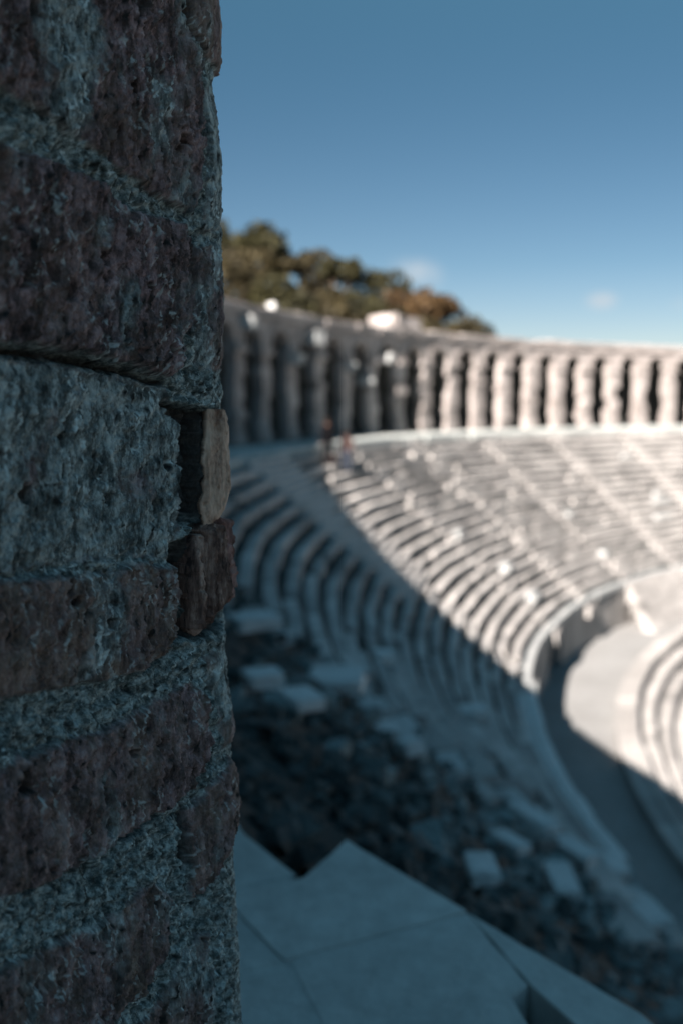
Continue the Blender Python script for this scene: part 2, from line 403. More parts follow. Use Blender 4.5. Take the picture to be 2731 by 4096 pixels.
# ------------------------------------------------------------------ the arcade
arc = empty('arcade', (0, 0, 0)); tag(arc, 'long curved arcade of limestone piers and round arches above the seats', 'arcade')
CONS = []; PITCH = 2.865; NB = 42; AS = 85.0
PW, PD = .98, .48; ZS = 3.84; ZW = 5.06; ZT = 5.5
def pier(deg):
    bl = []; z = 0; n = random.choice((6, 7, 8)); hs = np.array([.75+.5*random.random() for _ in range(n)]); hs *= 3.58/hs.sum()
    shift = random.gauss(0, .03)
    for q, h in enumerate(hs):
        w = PW/2*(1+random.gauss(0, .05))*(1.07 if q == 0 else 1); ww = np.degrees(w/RG); c = deg+np.degrees((shift+random.gauss(0, .03))/RG)
        f = RG+random.gauss(0, .035); ch = .035
        if random.random() < .28: w2 = random.uniform(.10, .28); c += np.degrees(random.choice((-1, 1))*w2/2/RG); ww -= np.degrees(w2/2/RG)
        bl.append(([(f, z+ch), (f+ch, z+h), (f+PD, z+h), (f+PD, z), (f+ch, z)], c-ww, c+ww, min(1, max(0, random.gauss(.6, .18))), 1)); z += h
    V, F, T = profile_blocks(bl); o = fixn(mesh_np('pier', V, F, M_WALL, arc, T))
    # impost block, some of them broken off or sticking far out
    pr = .08+abs(random.gauss(0, .05)); 
    ww = np.degrees((PW/2+.07+random.random()*.05)/RG)
    bl = [([(RG-pr, z+.06), (RG-pr*.9, z+.26), (RG+PD, z+.26), (RG+PD, z), (RG-pr*.5, z)], deg-ww, deg+ww*(1 if random.random() > .25 else .4), min(1, random.gauss(.75, .15)), 1)]
    V, F, T = profile_blocks(bl); fixn(mesh_np('impost', V, F, M_WALL, o, T))
def arch(deg):
    """one bay of arch and the wall above it, pier centre to pier centre"""
    h = PITCH/2; rad = (np.radians(PITCH)*RG-PW)/2+.02; V = []; T = []; xs = []
    half = np.radians(h)*RG
    ts = [-half]+[-rad*math.cos(math.pi*k/14) for k in range(15)]+[half]
    rise = random.uniform(.93, 1.05)
    for x in ts:
        zb = ZS if abs(x) >= rad-1e-6 else ZS+rise*math.sqrt(max(0, rad*rad-x*x))
        a = deg+np.degrees(x/RG)
        for r, z in ((RG+.02, zb), (RG+.02, ZW), (RG+PD, ZW), (RG+PD, zb)):
            V.append(P(r, a, z+0*x)); T.append(min(1, max(0, .6+.25*math.sin(a*7+z*3))))
    F = []
    for k in range(len(ts)-1):
        for i in range(4): F.append((k*4+i, k*4+(i+1) % 4, (k+1)*4+(i+1) % 4, (k+1)*4+i))
    m = (len(ts)-1)*4
    F += [(3, 2, 1, 0), (m, m+1, m+2, m+3)]
    o = fixn(mesh_np('arch', np.array(V), F, M_WALL, arc, T))
    # voussoirs standing slightly proud round the opening
    bl_v = []; n0 = 0; VV = []; FF = []; TT = []
    for k in range(9):
        f0, f1 = math.pi*k/9+.012, math.pi*(k+1)/9-.012; tn = random.gauss(.65, .15); pr = random.gauss(.035, .012)
        for f in (f0, f1):
            for rr in (rad+.0, rad+.34):
                for q in (RG-pr, RG+.2):
                    VV.append(P(q, deg-np.degrees(rr*math.cos(f)/RG), ZS+rise*rr*math.sin(f)-.004)); TT.append(tn)
        FF += [tuple(n0+i for i in q) for q in ((0, 1, 3, 2), (4, 6, 7, 5), (0, 2, 6, 4), (1, 5, 7, 3), (0, 4, 5, 1), (2, 3, 7, 6))]; n0 += 8
    fixn(mesh_np('voussoirs', np.array(VV), FF, M_WALL, o, TT))
for k in range(NB):
    pier(AS+k*PITCH)
    if k < NB-1: arch(AS+(k+.5)*PITCH)
AE = AS+(NB-1)*PITCH
for dg, z, pr, sz in ((154.6, 4.55, .40, (.75, .85, .62)), (156.9, 3.5, .52, (.55, .5, .42)), (150.8, 3.35, .34, (.5, .42, .4)), (148.7, 2.7, .3, (.5, .4, .4)), (161.9, 4.75, .5, (.6, .5, .55)), (146.6, 3.9, .3, (.5, .5, .5))):
    CONS.append((dg, z, pr, sz))
def wob(a, s): return .07*float(fbm(np.array([a*.9]), np.array([s*1.0]), 31, 3)[0])
# roof: coping blocks over a slab
bl = []; a = AS-1
while a < AE+1:
    w = np.degrees((.9+.9*random.random())/RG); b = min(a+w, AE+1)
    zt = ZT+wob(a, 1)+random.gauss(0, .02)
    bl.append(([(RG-.13+random.gauss(0, .03), ZW+.03), (RG-.16+random.gauss(0, .03), zt-.05), (RG-.1, zt), (RG+1.2, zt+.03), (RG+1.2, ZW+.03)], a, b-.012, min(1, max(0, random.gauss(.68, .16))), 1)); a = b
V, F, T = profile_blocks(bl); fixn(mesh_np('coping', V, F, M_WALL, arc, T))
V, F, T = profile_blocks([([(RG+.3, ZW+.01), (RG+.3, ZT-.12), (57.9, ZT-.05), (57.9, ZW+.01)], AS-1, AE+1, -.5, 120)])  # roof toned down so the gallery interior looks darker
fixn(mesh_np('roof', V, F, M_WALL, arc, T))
V, F, T = profile_blocks([([(56.7, -.3), (56.7, ZW), (57.6, ZW), (57.6, -.3)], AS-1, AE+1, -.92, 120)])  # wall colour darkened to paint the gloom inside the gallery
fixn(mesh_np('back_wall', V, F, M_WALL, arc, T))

# tower added out of view behind the viewer to keep sun off the near end
tw = empty('shade_tower', (-9.2, -10.9, 0), R_(-30)); tag(tw, 'tall plain tower added out of view to shade the near end of the seats', 'tower')
def slab_box(x0, x1, y0, y1, z0, z1): return [(x0, y0, z0), (x1, y0, z0), (x1, y1, z0), (x0, y1, z0), (x0, y0, z1), (x1, y0, z1), (x1, y1, z1), (x0, y1, z1)]
BF = [(0, 3, 2, 1), (4, 5, 6, 7), (0, 1, 5, 4), (1, 2, 6, 5), (2, 3, 7, 6), (3, 0, 4, 7)]
def boxes(name, L, m, parent, tone):
    V = []; F = []
    for b in L: F += [tuple(len(V)+i for i in f) for f in BF]; V += slab_box(*b)
    return mesh_np(name, np.array(V), F, m, parent, [tone]*len(V))
boxes('wall', [(-8, 6, -4, 0, -14, 12.6)], M_WALL, tw, .5)
boxes('cornice', [(-8.3, 6.3, -4.3, .3, 12.6, 13.2)], M_WALL, tw, .6)
boxes('string_course', [(-8.12, 6.12, -4.12, .12, 6.2, 6.5)], M_WALL, tw, .6)
for x in (-5.5, -1, 3.5):
    f = boxes('window', [(x-.75, x-.55, .005, .1, 7.6, 9.9), (x+.55, x+.75, .005, .1, 7.6, 9.9), (x-.85, x+.85, .005, .14, 9.9, 10.2), (x-.85, x+.85, .005, .14, 7.4, 7.6)], M_WALL, tw, .7)
    boxes('opening', [(x-.55, x+.55, .003, .02, 7.6, 9.9)], M_OPENING_SHADE, f, 0)  # near-black panel painted for the shade of a window opening

# ------------------------------------------------------------------ stones lying about
def rough_block(name, size, seed, mat, parent=None, sub=2, rough=.10, tone=.6):
    rg = np.random.default_rng(seed); bm = bmesh.new(); bmesh.ops.create_cube(bm, size=1)
    bmesh.ops.bevel(bm, geom=bm.edges[:], offset=.07, segments=2, affect='EDGES')
    bmesh.ops.subdivide_edges(bm, edges=[e for e in bm.edges if e.calc_length() > .3], cuts=sub, use_grid_fill=True)
    co = np.array([v.co[:] for v in bm.verts])
    off = rg.random(2)*50
    d = fbm(co[:, 0]*2.1+co[:, 2]*1.3+off[0], co[:, 1]*2.1-co[:, 2]*1.1+off[1], seed, 3)
    for v, q in zip(bm.verts, d):
        v.co = Vector([c*s for c, s in zip(v.co*(1+rough*2*q), size)])
    me = bpy.data.meshes.new(name); bm.to_mesh(me); bm.free()
    at = me.attributes.new('tone', 'FLOAT', 'POINT'); at.data.foreach_set('value', np.full(len(me.vertices), tone, np.float32))
    me.materials.append(mat); o = bpy.data.objects.new(name, me); COL.objects.link(o)
    if parent: o.parent = parent
    return o
def slope_z(r): return -.30-(R0-r)*DZ/DR
def put(o, r, deg, z, rz=None, tilt=0):
    p = P(r, deg, z); o.location = p.tolist(); o.rotation_euler = (tilt, tilt*.6, R_(deg) if rz is None else rz)
# notable pale blocks on the ruined end: r, bearing, size, label
pale = [
 (47.85, 191.01, (.76, .92, .2), 'largest pale square block lying on the shaded rubble slope', 0.05),
 (49.23, 196.16, (.36, .38, .13), 'pale block lower left of the largest square block on the rubble', -0.08),
 (49.68, 196.69, (.32, .36, .13), 'pale block between the stone pier edge and the largest square block', 0.06),
 (49.02, 191.32, (.62, .6, .18), 'pale block highest beside the stone pier, at the end of the seat rows', 0.03),
 (43.88, 180.58, (.62, .55, .18), 'pale block above the strip of coping, in the middle of the shade', 0.06),
 (48.75, 199.54, (.2, .40, .1), 'long pale slab on the dark slope above the paving edge', 0.05),
 (46.63, 195.10, (.22, .5, .1), 'narrow pale slab beside the long slab on the dark slope', 0.06),
 (47.14, 192.56, (0.3, 0.35, 0.2), 'small pale block alone in the middle of the dark rubble', 0.1),
 (46.09, 183.03, (0.4, 0.5, 0.25), 'pale block lying where the seat rows give way to rubble', 0.0),
 (44.44, 189.61, (0.36, 1.0, 0.16), 'long pale seat slab nearest the end of the coping strip', 0.02),
 (43.79, 189.81, (0.4, 0.9, 0.16), 'pale seat slab lying between two long slabs on the lower slope', 0.02),
 (42.33, 187.50, (0.38, 0.8, 0.16), 'long pale slab right beside the foot of the coping strip', 0.02),
 (43.06, 191.13, (0.5, 1.0, 0.16), 'broad pale slab at the right edge of the dark slope', 0.02),
 (46.05, 195.27, (0.3, 0.7, 0.14), 'dull pale slab below the row of long seat slabs', 0.02)]
for k, (r, dg, sz, lb, ti) in enumerate(pale):
    o = rough_block('stone_block', sz, 50+k, M_BLOCK, tone=.9+.04*(k % 3), rough=.085); put(o, r, dg, slope_z(r)+.29, R_(dg+random.uniform(-22, 22)), ti+random.gauss(0, .04))
    tag(o, lb, 'stone block', 'pale blocks on the rubble slope')
protos = [rough_block('rubble_stone', (.38, .28, .2), 90+k, M_RUB, tone=.25+.15*k, rough=.11) for k in range(5)]
for k in range(190):
    p = protos[k % 5]; o = p if k < 5 else p.copy()
    if k >= 5: COL.objects.link(o)
    dg = random.uniform(188, 216); r = random.uniform(42.4, 50.1 if dg < 198 else 49.0); s = random.uniform(.4, 1.15)
    put(o, r, dg, slope_z(r)+.06*s+.02, random.uniform(0, 6.28), random.gauss(0, .3)); o.scale = (s, s*random.uniform(.7, 1.2), s*random.uniform(.7, 1.1))
    tag(o, 'dark rubble stone on the shaded slope below the paving', 'rubble stone', 'rubble stones on the ruined slope')
# small rubble: nobody could count it
V = []; F = []; T = []; n0 = 0
bm = bmesh.new(); bmesh.ops.create_icosphere(bm, subdivisions=1, radius=1); bv = np.array([v.co[:] for v in bm.verts]); bf = [[v.index for v in f.verts] for f in bm.faces]; bm.free()
for k in range(5200):
    dg = random.uniform(187, 218); r = random.uniform(42.2, 50.75); s = random.uniform(.03, .12)
    if k % 6 == 0: dg = random.uniform(198, 206); r = random.uniform(48.6, 50.7 if dg < 201.7 else 50.2); s = random.uniform(.03, .09)
    if 201.7 < dg < 207: r = min(r, 50.2)
    q = bv*(1+.35*RNG.standard_normal((len(bv), 1)))*s*np.array([1, random.uniform(.6, 1.3), random.uniform(.5, .9)])
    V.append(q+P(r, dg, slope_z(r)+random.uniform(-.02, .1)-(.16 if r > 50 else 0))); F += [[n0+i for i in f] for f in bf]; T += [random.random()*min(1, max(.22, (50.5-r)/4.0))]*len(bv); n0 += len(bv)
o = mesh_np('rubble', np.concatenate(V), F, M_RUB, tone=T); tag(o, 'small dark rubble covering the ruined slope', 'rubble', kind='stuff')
# loose bright stones on the sunlit rows
for k in range(14):
    i = random.randrange(0, NR); dg = random.uniform(98, 161); rf = R0-DR*(i+.55)
    s = (random.uniform(.25, .45), random.uniform(.4, 1.6), random.uniform(.15, .32))
    o = rough_block('loose_stone', s, 200+k, M_BLOCK, tone=random.uniform(.0, .2), sub=1); put(o, rf, dg, -DZ*(i+1)+s[2]*.42)
    tag(o, 'white worn stone lying loose on the sunlit seat rows', 'loose stone', 'loose stones on the sunlit rows')
for k, (dg, z, pr, sz) in enumerate(CONS):
    o = rough_block('console', (sz[0]+pr, sz[1], sz[2]), 430+k, M_BLOCK, arc, sub=3, rough=.16, tone=.5); p = P(RG-pr+(sz[0]+pr)/2, dg, z); o.location = p.tolist(); o.rotation_euler = (0, 0, R_(dg))
# stones on the roof of the arcade
def mound(name, r, dg, size, lb, cat, seed, mat=M_BLOCK):
    o = rough_block(name, size, seed, mat, sub=5, rough=.12, tone=.75); put(o, r, dg, ZT+size[2]*.22, None, .05); tag(o, lb, cat); return o
mound('broken_vault', RG+.7, 144.4, (1.7, 2.9, .95), 'pale rounded lump of broken vault on the arcade roof below the brown bush', 'masonry lump', 400, M_WALL)
mound('roof_stone', RG+.5, 157.7, (.34, .36, .5), 'small white stone standing on the arcade roof below the trees', 'roof stone', 401)

# ------------------------------------------------------------------ trees on the hill
def tree(x, y, h, w, mi, lb, seed, n=2600):
    z = float(ground_z(np.array([x]), np.array([y]))[0]); rg = np.random.default_rng(seed)
    root = empty('tree', (x, y, z-.2)); tag(root, lb, 'tree', 'trees on the hill behind the arcade')
    # trunk with limbs
    Vt = []; Ft = []; n0 = 0
    def limb(p0, p1, r0, r1):
        nonlocal n0
        p0 = np.array(p0, float); p1 = np.array(p1, float); ax = p1-p0; ax /= np.linalg.norm(ax); u = np.cross(ax, [.3, .9, .2]); u /= np.linalg.norm(u); v = np.cross(ax, u)
        for q, r in ((0, r0), (.5, (r0+r1)/2), (1, r1)):
            c = p0+(p1-p0)*q+(rg.normal(0, .04*h, 3)*.3 if q == .5 else 0)
            for k in range(7): Vt.append(c+r*(u*math.cos(k*.8976)+v*math.sin(k*.8976)))
        for q in range(2):
            for k in range(7): Ft.append((n0+q*7+k, n0+q*7+(k+1) % 7, n0+(q+1)*7+(k+1) % 7, n0+(q+1)*7+k))
        n0 += 21
    limb((0, 0, 0), (.1, 0, h*.5), .035*h, .022*h)
    lobes = []
    for k in range(9):
        a = k*2.4+rg.random(); rr = w*(.12+.30*rg.random()); zz = h*(.34+.5*rg.random())
        c = np.array([rr*math.cos(a), rr*math.sin(a), zz]); lobes.append((c, w*(.16+.13*rg.random()), rg.random()))
        limb((.1*rg.random(), 0, h*(.25+.25*rg.random())), c, .016*h, .005*h)
    lobes.append((np.array([0, 0, h*.82]), w*.2, .6))
    mesh_np('trunk', np.array(Vt), Ft, M_BARK, root)
    C = []; T = []
    for c, r, b in lobes:
        m = n//len(lobes); d = rg.normal(size=(m, 3)); d /= np.linalg.norm(d, axis=1)[:, None]
        rad = r*(.55+.5*rg.random(m)**.6); rad *= 1+.35*fbm(d[:, 0]*2+seed, d[:, 1]*2+d[:, 2], seed, 2)
        C.append(c+d*rad[:, None]*np.array([1, 1, .85])); T.append(np.clip(.25+.5*b+rg.normal(0, .22, m), 0, 1))
    C = np.concatenate(C); T = np.concatenate(T); m = len(C)
    a = rg.normal(size=(m, 3)); a /= np.linalg.norm(a, axis=1)[:, None]; b = np.cross(a, rg.normal(size=(m, 3))); b /= np.linalg.norm(b, axis=1)[:, None]
    s = (.10+.13*rg.random((m, 1)))*(w/5)**.5
    V = np.stack([C-a*s*1.5, C-b*s, C+a*s*1.5, C+b*s], 1).reshape(-1, 3)
    mesh_np('crown', V, np.arange(m*4).reshape(-1, 4), M_LEAF[mi], root, np.repeat(T, 4))
TREES = [
 (-13.6, 110, 8.6, 8.0, 0, 'olive tree at the left of the hill, cut off by the stone pier'),
 (-8.6, 110, 10.3, 8.0, 0, 'tallest dark olive tree on the crest of the hill'),
 (-3.6, 109, 9.0, 6.2, 1, 'brown green tree right of the tallest tree on the hill'),
 (-.3, 107, 9.6, 5.6, 0, 'second peaked olive tree in the middle of the hill'),
 (3.6, 107, 9.4, 6.0, 0, 'rounded olive tree with a dark top beside the small white cloud'),
 (8.3, 104, 7.6, 7.5, 2, 'rusty orange bush on the right slope of the hill'),
 (12.0, 103, 5.4, 6.0, 1, 'brown bush just right of the rusty orange bush'),
 (15.6, 104, 3.7, 5.0, 0, 'low olive bush where the hill meets the arcade roof'),
 (18.8, 106, 3.1, 4.0, 0, 'smaller olive shrub beyond the low bush on the skyline of the arcade'),
 (21.4, 107, 2.7, 3.6, 0, 'tiny shrub barely showing above the arcade roof, rightmost of all'),
 (-9.8, 97, 7.2, 7.0, 1, 'tawny tree low on the hill nearest the stone pier'),
 (-5.6, 95, 6.0, 6.0, 0, 'olive tree below the tallest tree, above the roof stone'),
 (-1.4, 94, 5.8, 6.0, 1, 'tawny tree low in the middle of the hill'),
 (3.0, 94, 6.0, 6.0, 0, 'olive bush low on the hill above the broken arcade roof'),
 (7.0, 92, 4.8, 5.0, 1, 'brown shrub just above the pale masonry lump on the roof')]
for k, a in enumerate(TREES): tree(*a, seed=700+k)

# ------------------------------------------------------------------ people
M_SKIN = plain('skin', (.13, .08, .062)); M_BLACK = plain('black_cloth', (.004, .004, .005)); M_ROSE = plain('rose_cloth', (.075, .05, .046))
M_DENIM = plain('dark_trousers', (.03, .04, .06)); M_HAIR = plain('dark_hair', (.02, .015, .012)); M_RED = plain('red_cloth', (.07, .012, .011)); M_SHOE = plain('shoe', (.03, .028, .026))
def person(loc, rz, h, top, legs, lb, arm_out=.0):
    J = dict(pelvis=(0, 0, .53), belly=(0, 0, .61), chest=(0, -.005, .74), neck=(0, 0, .845), head0=(0, .008, .89), head1=(0, .012, .94), crown=(0, .0, .985))
    Rr = dict(pelvis=.088, belly=.078, chest=.095, neck=.034, head0=.050, head1=.058, crown=.036)
    E = [('pelvis', 'belly'), ('belly', 'chest'), ('chest', 'neck'), ('neck', 'head0'), ('head0', 'head1'), ('head1', 'crown')]
    for s, q in ((-1, 'l'), (1, 'r')):
        J.update({q+'hip': (s*.052, 0, .49), q+'knee': (s*.062, .012, .28), q+'ank': (s*.066, -.008, .05), q+'toe': (s*.075, .085, .022),
                  q+'sho': (s*.108, 0, .795), q+'elb': (s*(.135+arm_out*.3), -.012, .62), q+'wri': (s*(.14+arm_out*.2), .045, .49),
                  q+'palm': (s*(.14+arm_out*.2), .055, .455)})
        Rr.update({q+'hip': .066, q+'knee': .043, q+'ank': .03, q+'toe': .02, q+'sho': .042, q+'elb': .03, q+'wri': .02, q+'palm': .018})
        E += [('pelvis', q+'hip'), (q+'hip', q+'knee'), (q+'knee', q+'ank'), (q+'ank', q+'toe'), ('chest', q+'sho'), (q+'sho', q+'elb'), (q+'elb', q+'wri'), (q+'wri', q+'palm')]
        for f in range(5):
            nm = q+'f%d' % f
            if f < 4: J[nm+'a'] = (s*(.14+arm_out*.2), .04+f*.011, .432); J[nm+'b'] = (s*(.136+arm_out*.2), .042+f*.012, .405+.004*abs(f-1.5))
            else: J[nm+'a'] = (s*(.133+arm_out*.2), .075, .448); J[nm+'b'] = (s*(.13+arm_out*.2), .088, .43)
            Rr[nm+'a'] = .0058; Rr[nm+'b'] = .0048; E += [(q+'palm', nm+'a'), (nm+'a', nm+'b')]
    names = list(J); me = bpy.data.meshes.new('person'); me.from_pydata([tuple(c*h for c in J[n]) for n in names], [(names.index(a), names.index(b)) for a, b in E], [])
    o = bpy.data.objects.new('person', me); COL.objects.link(o)
    o.modifiers.new('skin', 'SKIN'); sub = o.modifiers.new('sub', 'SUBSURF'); sub.levels = sub.render_levels = 2
    for v, n in zip(me.skin_vertices[0].data, names):
        v.radius = (Rr[n]*h*(1.25 if n in ('chest', 'pelvis', 'belly') else 1), Rr[n]*h*(.85 if n in ('chest', 'pelvis', 'belly') else 1)); v.use_root = n == 'pelvis'
    bpy.context.view_layer.update(); dg = bpy.context.evaluated_depsgraph_get(); m2 = bpy.data.meshes.new_from_object(o.evaluated_get(dg)); o.modifiers.clear(); o.data = m2
    for m in (M_SKIN, top, legs, M_SHOE): m2.materials.append(m)
    for p in m2.polygons:
        z = p.center.z/h; ax = abs(p.center.x)/h; p.use_smooth = True
        p.material_index = 3 if z < .05 else (0 if z > .845 or (ax > .11 and z < .5) else (1 if z > .535 or ax > .118 else 2))
    # face: nose and eyes are small raised forms on the head, hair a cap
    bm = bmesh.new()
    bmesh.ops.create_uvsphere(bm, u_segments=16, v_segments=10, radius=.066*h)
    bmesh.ops.delete(bm, geom=[v for v in bm.verts if v.co.z < -.012*h and v.co.y > -.02*h], context='VERTS')
    for v in bm.verts: v.co = Vector((v.co.x*.95, v.co.y*1.05-.004*h, v.co.z+.942*h))
    mh = bpy.data.meshes.new('hair'); bm.to_mesh(mh); bm.free(); mh.materials.append(M_HAIR); ho = bpy.data.objects.new('hair', mh); COL.objects.link(ho); ho.parent = o
    bm = bmesh.new(); bmesh.ops.create_cone(bm, segments=8, radius1=.012*h, radius2=.004*h, depth=.03*h)
    for v in bm.verts: v.co = Vector((v.co.x, v.co.y+.073*h, v.co.z+.92*h))
    mn = bpy.data.meshes.new('nose'); bm.to_mesh(mn); bm.free(); mn.materials.append(M_SKIN); no = bpy.data.objects.new('nose', mn); COL.objects.link(no); no.parent = o
    o.location = loc; o.rotation_euler = (0, 0, rz); tag(o, lb, 'person', 'people on the seat rows'); return o
def row_pos(i, deg): return P(R0-DR*(i+.45), deg, -DZ*(i+1)).tolist()
p1 = row_pos(1, 162.0); person(p1, .15, 1.78, M_BLACK, M_BLACK, 'person standing in black clothes below the shaded arcade')
p2 = row_pos(2, 160.9); person(p2, .35, 1.62, M_ROSE, M_DENIM, 'person in a rose top and dark trousers at the edge of the sunlit rows', .1)
# red bag on the row next to the first person
bm = bmesh.new(); bmesh.ops.create_cube(bm, size=1); bmesh.ops.scale(bm, vec=(.30, .2, .38), verts=bm.verts)
bmesh.ops.bevel(bm, geom=bm.edges[:], offset=.08, segments=3, affect='EDGES')
me = bpy.data.meshes.new('bag'); bm.to_mesh(me); bm.free(); me.materials.append(M_RED); bag = bpy.data.objects.new('bag', me); COL.objects.link(bag)
q = P(R0-DR*1.45, 161.45, -DZ*2+.23).tolist(); bag.location = q; bag.rotation_euler = (0, 0, .7); tag(bag, 'red backpack on a seat row between the two people', 'bag')
st_v = [];
bm = bmesh.new()
for s in (-1, 1):
    prev = None
    for k in range(9):
        a = math.pi*k/8; r = bmesh.ops.create_cube(bm, size=.035, matrix=__import__('mathutils').Matrix.Translation((s*.09, -.11-.07*math.sin(a), .18*math.cos(a))))
me = bpy.data.meshes.new('strap'); bm.to_mesh(me); bm.free(); me.materials.append(M_BLACK); so = bpy.data.objects.new('strap', me); COL.objects.link(so); so.parent = bag

# ------------------------------------------------------------------ the foreground pier
STONES = {
 'S1': ([(-.62, 2.30), (-.496, 2.60), (-.04, 2.60), (-.024, 2.278), (.018, 2.24), (.0, 2.122), (-.028, 2.018), (-.112, 2.026), (-.22, 2.054), (-.32, 2.082), (-.40, 2.094), (-.62, 2.115)], .012, .45, .15),
 'S1b': ([(-.008, 2.60), (.13, 2.60), (.13, 2.25), (.03, 2.255), (-.012, 2.285)], .010, .15, .6),
 'S2': ([(-.62, 2.02), (-.404, 2.035), (-.30, 2.026), (-.24, 2.022), (-.188, 2.0), (-.116, 2.002), (-.056, 1.996), (-.048, 1.886), (-.064, 1.806), (-.092, 1.782), (-.188, 1.798), (-.272, 1.81), (-.416, 1.818), (-.62, 1.828)], .017, .22, .12),
 'S2b': ([(-.028, 1.974), (.05, 1.986), (.10, 1.798), (-.016, 1.794), (-.034, 1.85)], .006, .65, .3),
 'S3': ([(-.62, 1.795), (-.416, 1.800), (-.272, 1.788), (-.098, 1.768), (-.094, 1.742), (-.060, 1.716), (-.072, 1.574), (-.102, 1.522), (-.204, 1.540), (-.328, 1.548), (-.62, 1.565)], .000, .97, .1),
 'S4': ([(-.62, 1.548), (-.436, 1.548), (-.288, 1.530), (-.176, 1.53), (-.102, 1.512), (-.100, 1.438), (-.112, 1.39), (-.18, 1.378), (-.332, 1.394), (-.44, 1.406), (-.62, 1.425)], .013, .15, .6),
 'S5': ([(-.66, 1.335), (-.448, 1.327), (-.376, 1.330), (-.256, 1.322), (-.152, 1.330), (-.06, 1.332), (-.022, 1.298), (-.028, 1.206), (-.084, 1.17), (-.156, 1.166), (-.268, 1.158), (-.388, 1.158), (-.456, 1.174), (-.66, 1.19)], .014, .12, .3),
 'S6': ([(-.66, 1.11), (-.464, 1.086), (-.356, 1.07), (-.264, 1.058), (-.168, 1.070), (-.132, 1.026), (-.14, .966), (-.184, .928), (-.252, .912), (-.332, .91), (-.66, .97)], .012, .25, .35),
 'S7': ([(-.090, 1.142), (-.048, 1.15), (.04, 1.185), (.090, 1.094), (.028, 1.034), (-.054, .998), (-.086, 1.002), (-.090, 1.086)], .012, .2, .45),
 'S8': ([(-.112, .93), (-.044, .93), (-.03, .81), (-.06, .70), (-.25, .74), (-.232, .826), (-.208, .868), (-.144, .894)], .009, .3, .4),
 'S9': ([(-.020, 1.36), (.044, 1.366), (.11, 1.20), (.02, 1.20), (.0, 1.294)], .006, .35, .5),
 'S10': ([(-.004, 1.994), (.036, 2.21), (.10, 2.206), (.11, 2.022)], .004, .75, .3),
 'S11': ([(-.62, .87), (-.34, .885), (-.25, .85), (-.27, .70), (-.62, .70)], .010, .3, .3)}
RECESS = [([(-.096, 1.744), (.010, 1.738), (.008, 1.580), (-.014, 1.560), (-.070, 1.568), (-.060, 1.712)], .045),
          ([(-.102, 1.538), (-.050, 1.552), (-.046, 1.50), (-.052, 1.446), (-.046, 1.398), (-.102, 1.400)], .045),
          ([(-.034, 2.60), (-.012, 2.60), (-.008, 2.29), (.034, 2.245), (.036, 2.11), (.016, 2.11), (.014, 2.235), (-.026, 2.285)], .026),
          ([(-.05, 1.56), (.115, 1.575), (.115, 1.39), (-.05, 1.39)], .022), ([(.0, 1.736), (.052, 1.736), (.05, 1.56), (.0, 1.56)], .018),
          ([(-.66, 1.824), (-.416, 1.813), (-.272, 1.805), (-.188, 1.793), (-.092, 1.777), (-.09, 1.768), (-.188, 1.783), (-.272, 1.794), (-.416, 1.803), (-.66, 1.808)], .022),
          ([(-.040, 1.985), (-.026, 1.985), (-.022, 1.90), (-.030, 1.83), (-.044, 1.85)], .022),
          ([(-.105, 1.160), (-.088, 1.150), (-.088, 1.06), (-.10, 1.04)], .02),
          ([(-.245, 1.160), (-.165, 1.172), (-.15, 1.160), (-.20, 1.148)], .03)]
HOLES = [(-.175, 1.300, .011), (-.27, 1.235, .013), (-.268, 1.187, .009), (-.41, 1.298, .012), (-.15, 1.215, .006), (-.33, 1.27, .006), (-.21, 1.27, .005),
         (-.13, 1.455, .005), (-.165, 1.42, .006), (-.25, 1.46, .007), (-.31, 1.50, .006), (-.12, 1.405, .006), (-.10, 1.86, .007), (-.15, 1.90, .008), (-.24, 1.93, .009),
         (-.33, 1.90, .01), (-.20, 1.84, .007), (-.10, 1.94, .006), (-.38, 1.95, .008), (-.16, 2.16, .009), (-.25, 2.25, .012), (-.10, 2.30, .008), (-.33, 2.20, .01), (-.06, 2.10, .006), (-.13, 1.60, .009), (-.10, 1.66, .008), (-.30, 1.70, .008), (-.22, 1.62, .007), (-.37, 1.64, .009)]
AZ = R_(27); dF = np.array([math.sin(AZ), math.cos(AZ)]); nF = np.array([math.cos(AZ), -math.sin(AZ)])
E0 = np.array([-.1938, 1.5]); RHO = .15; L1 = 1.05; L2 = .75
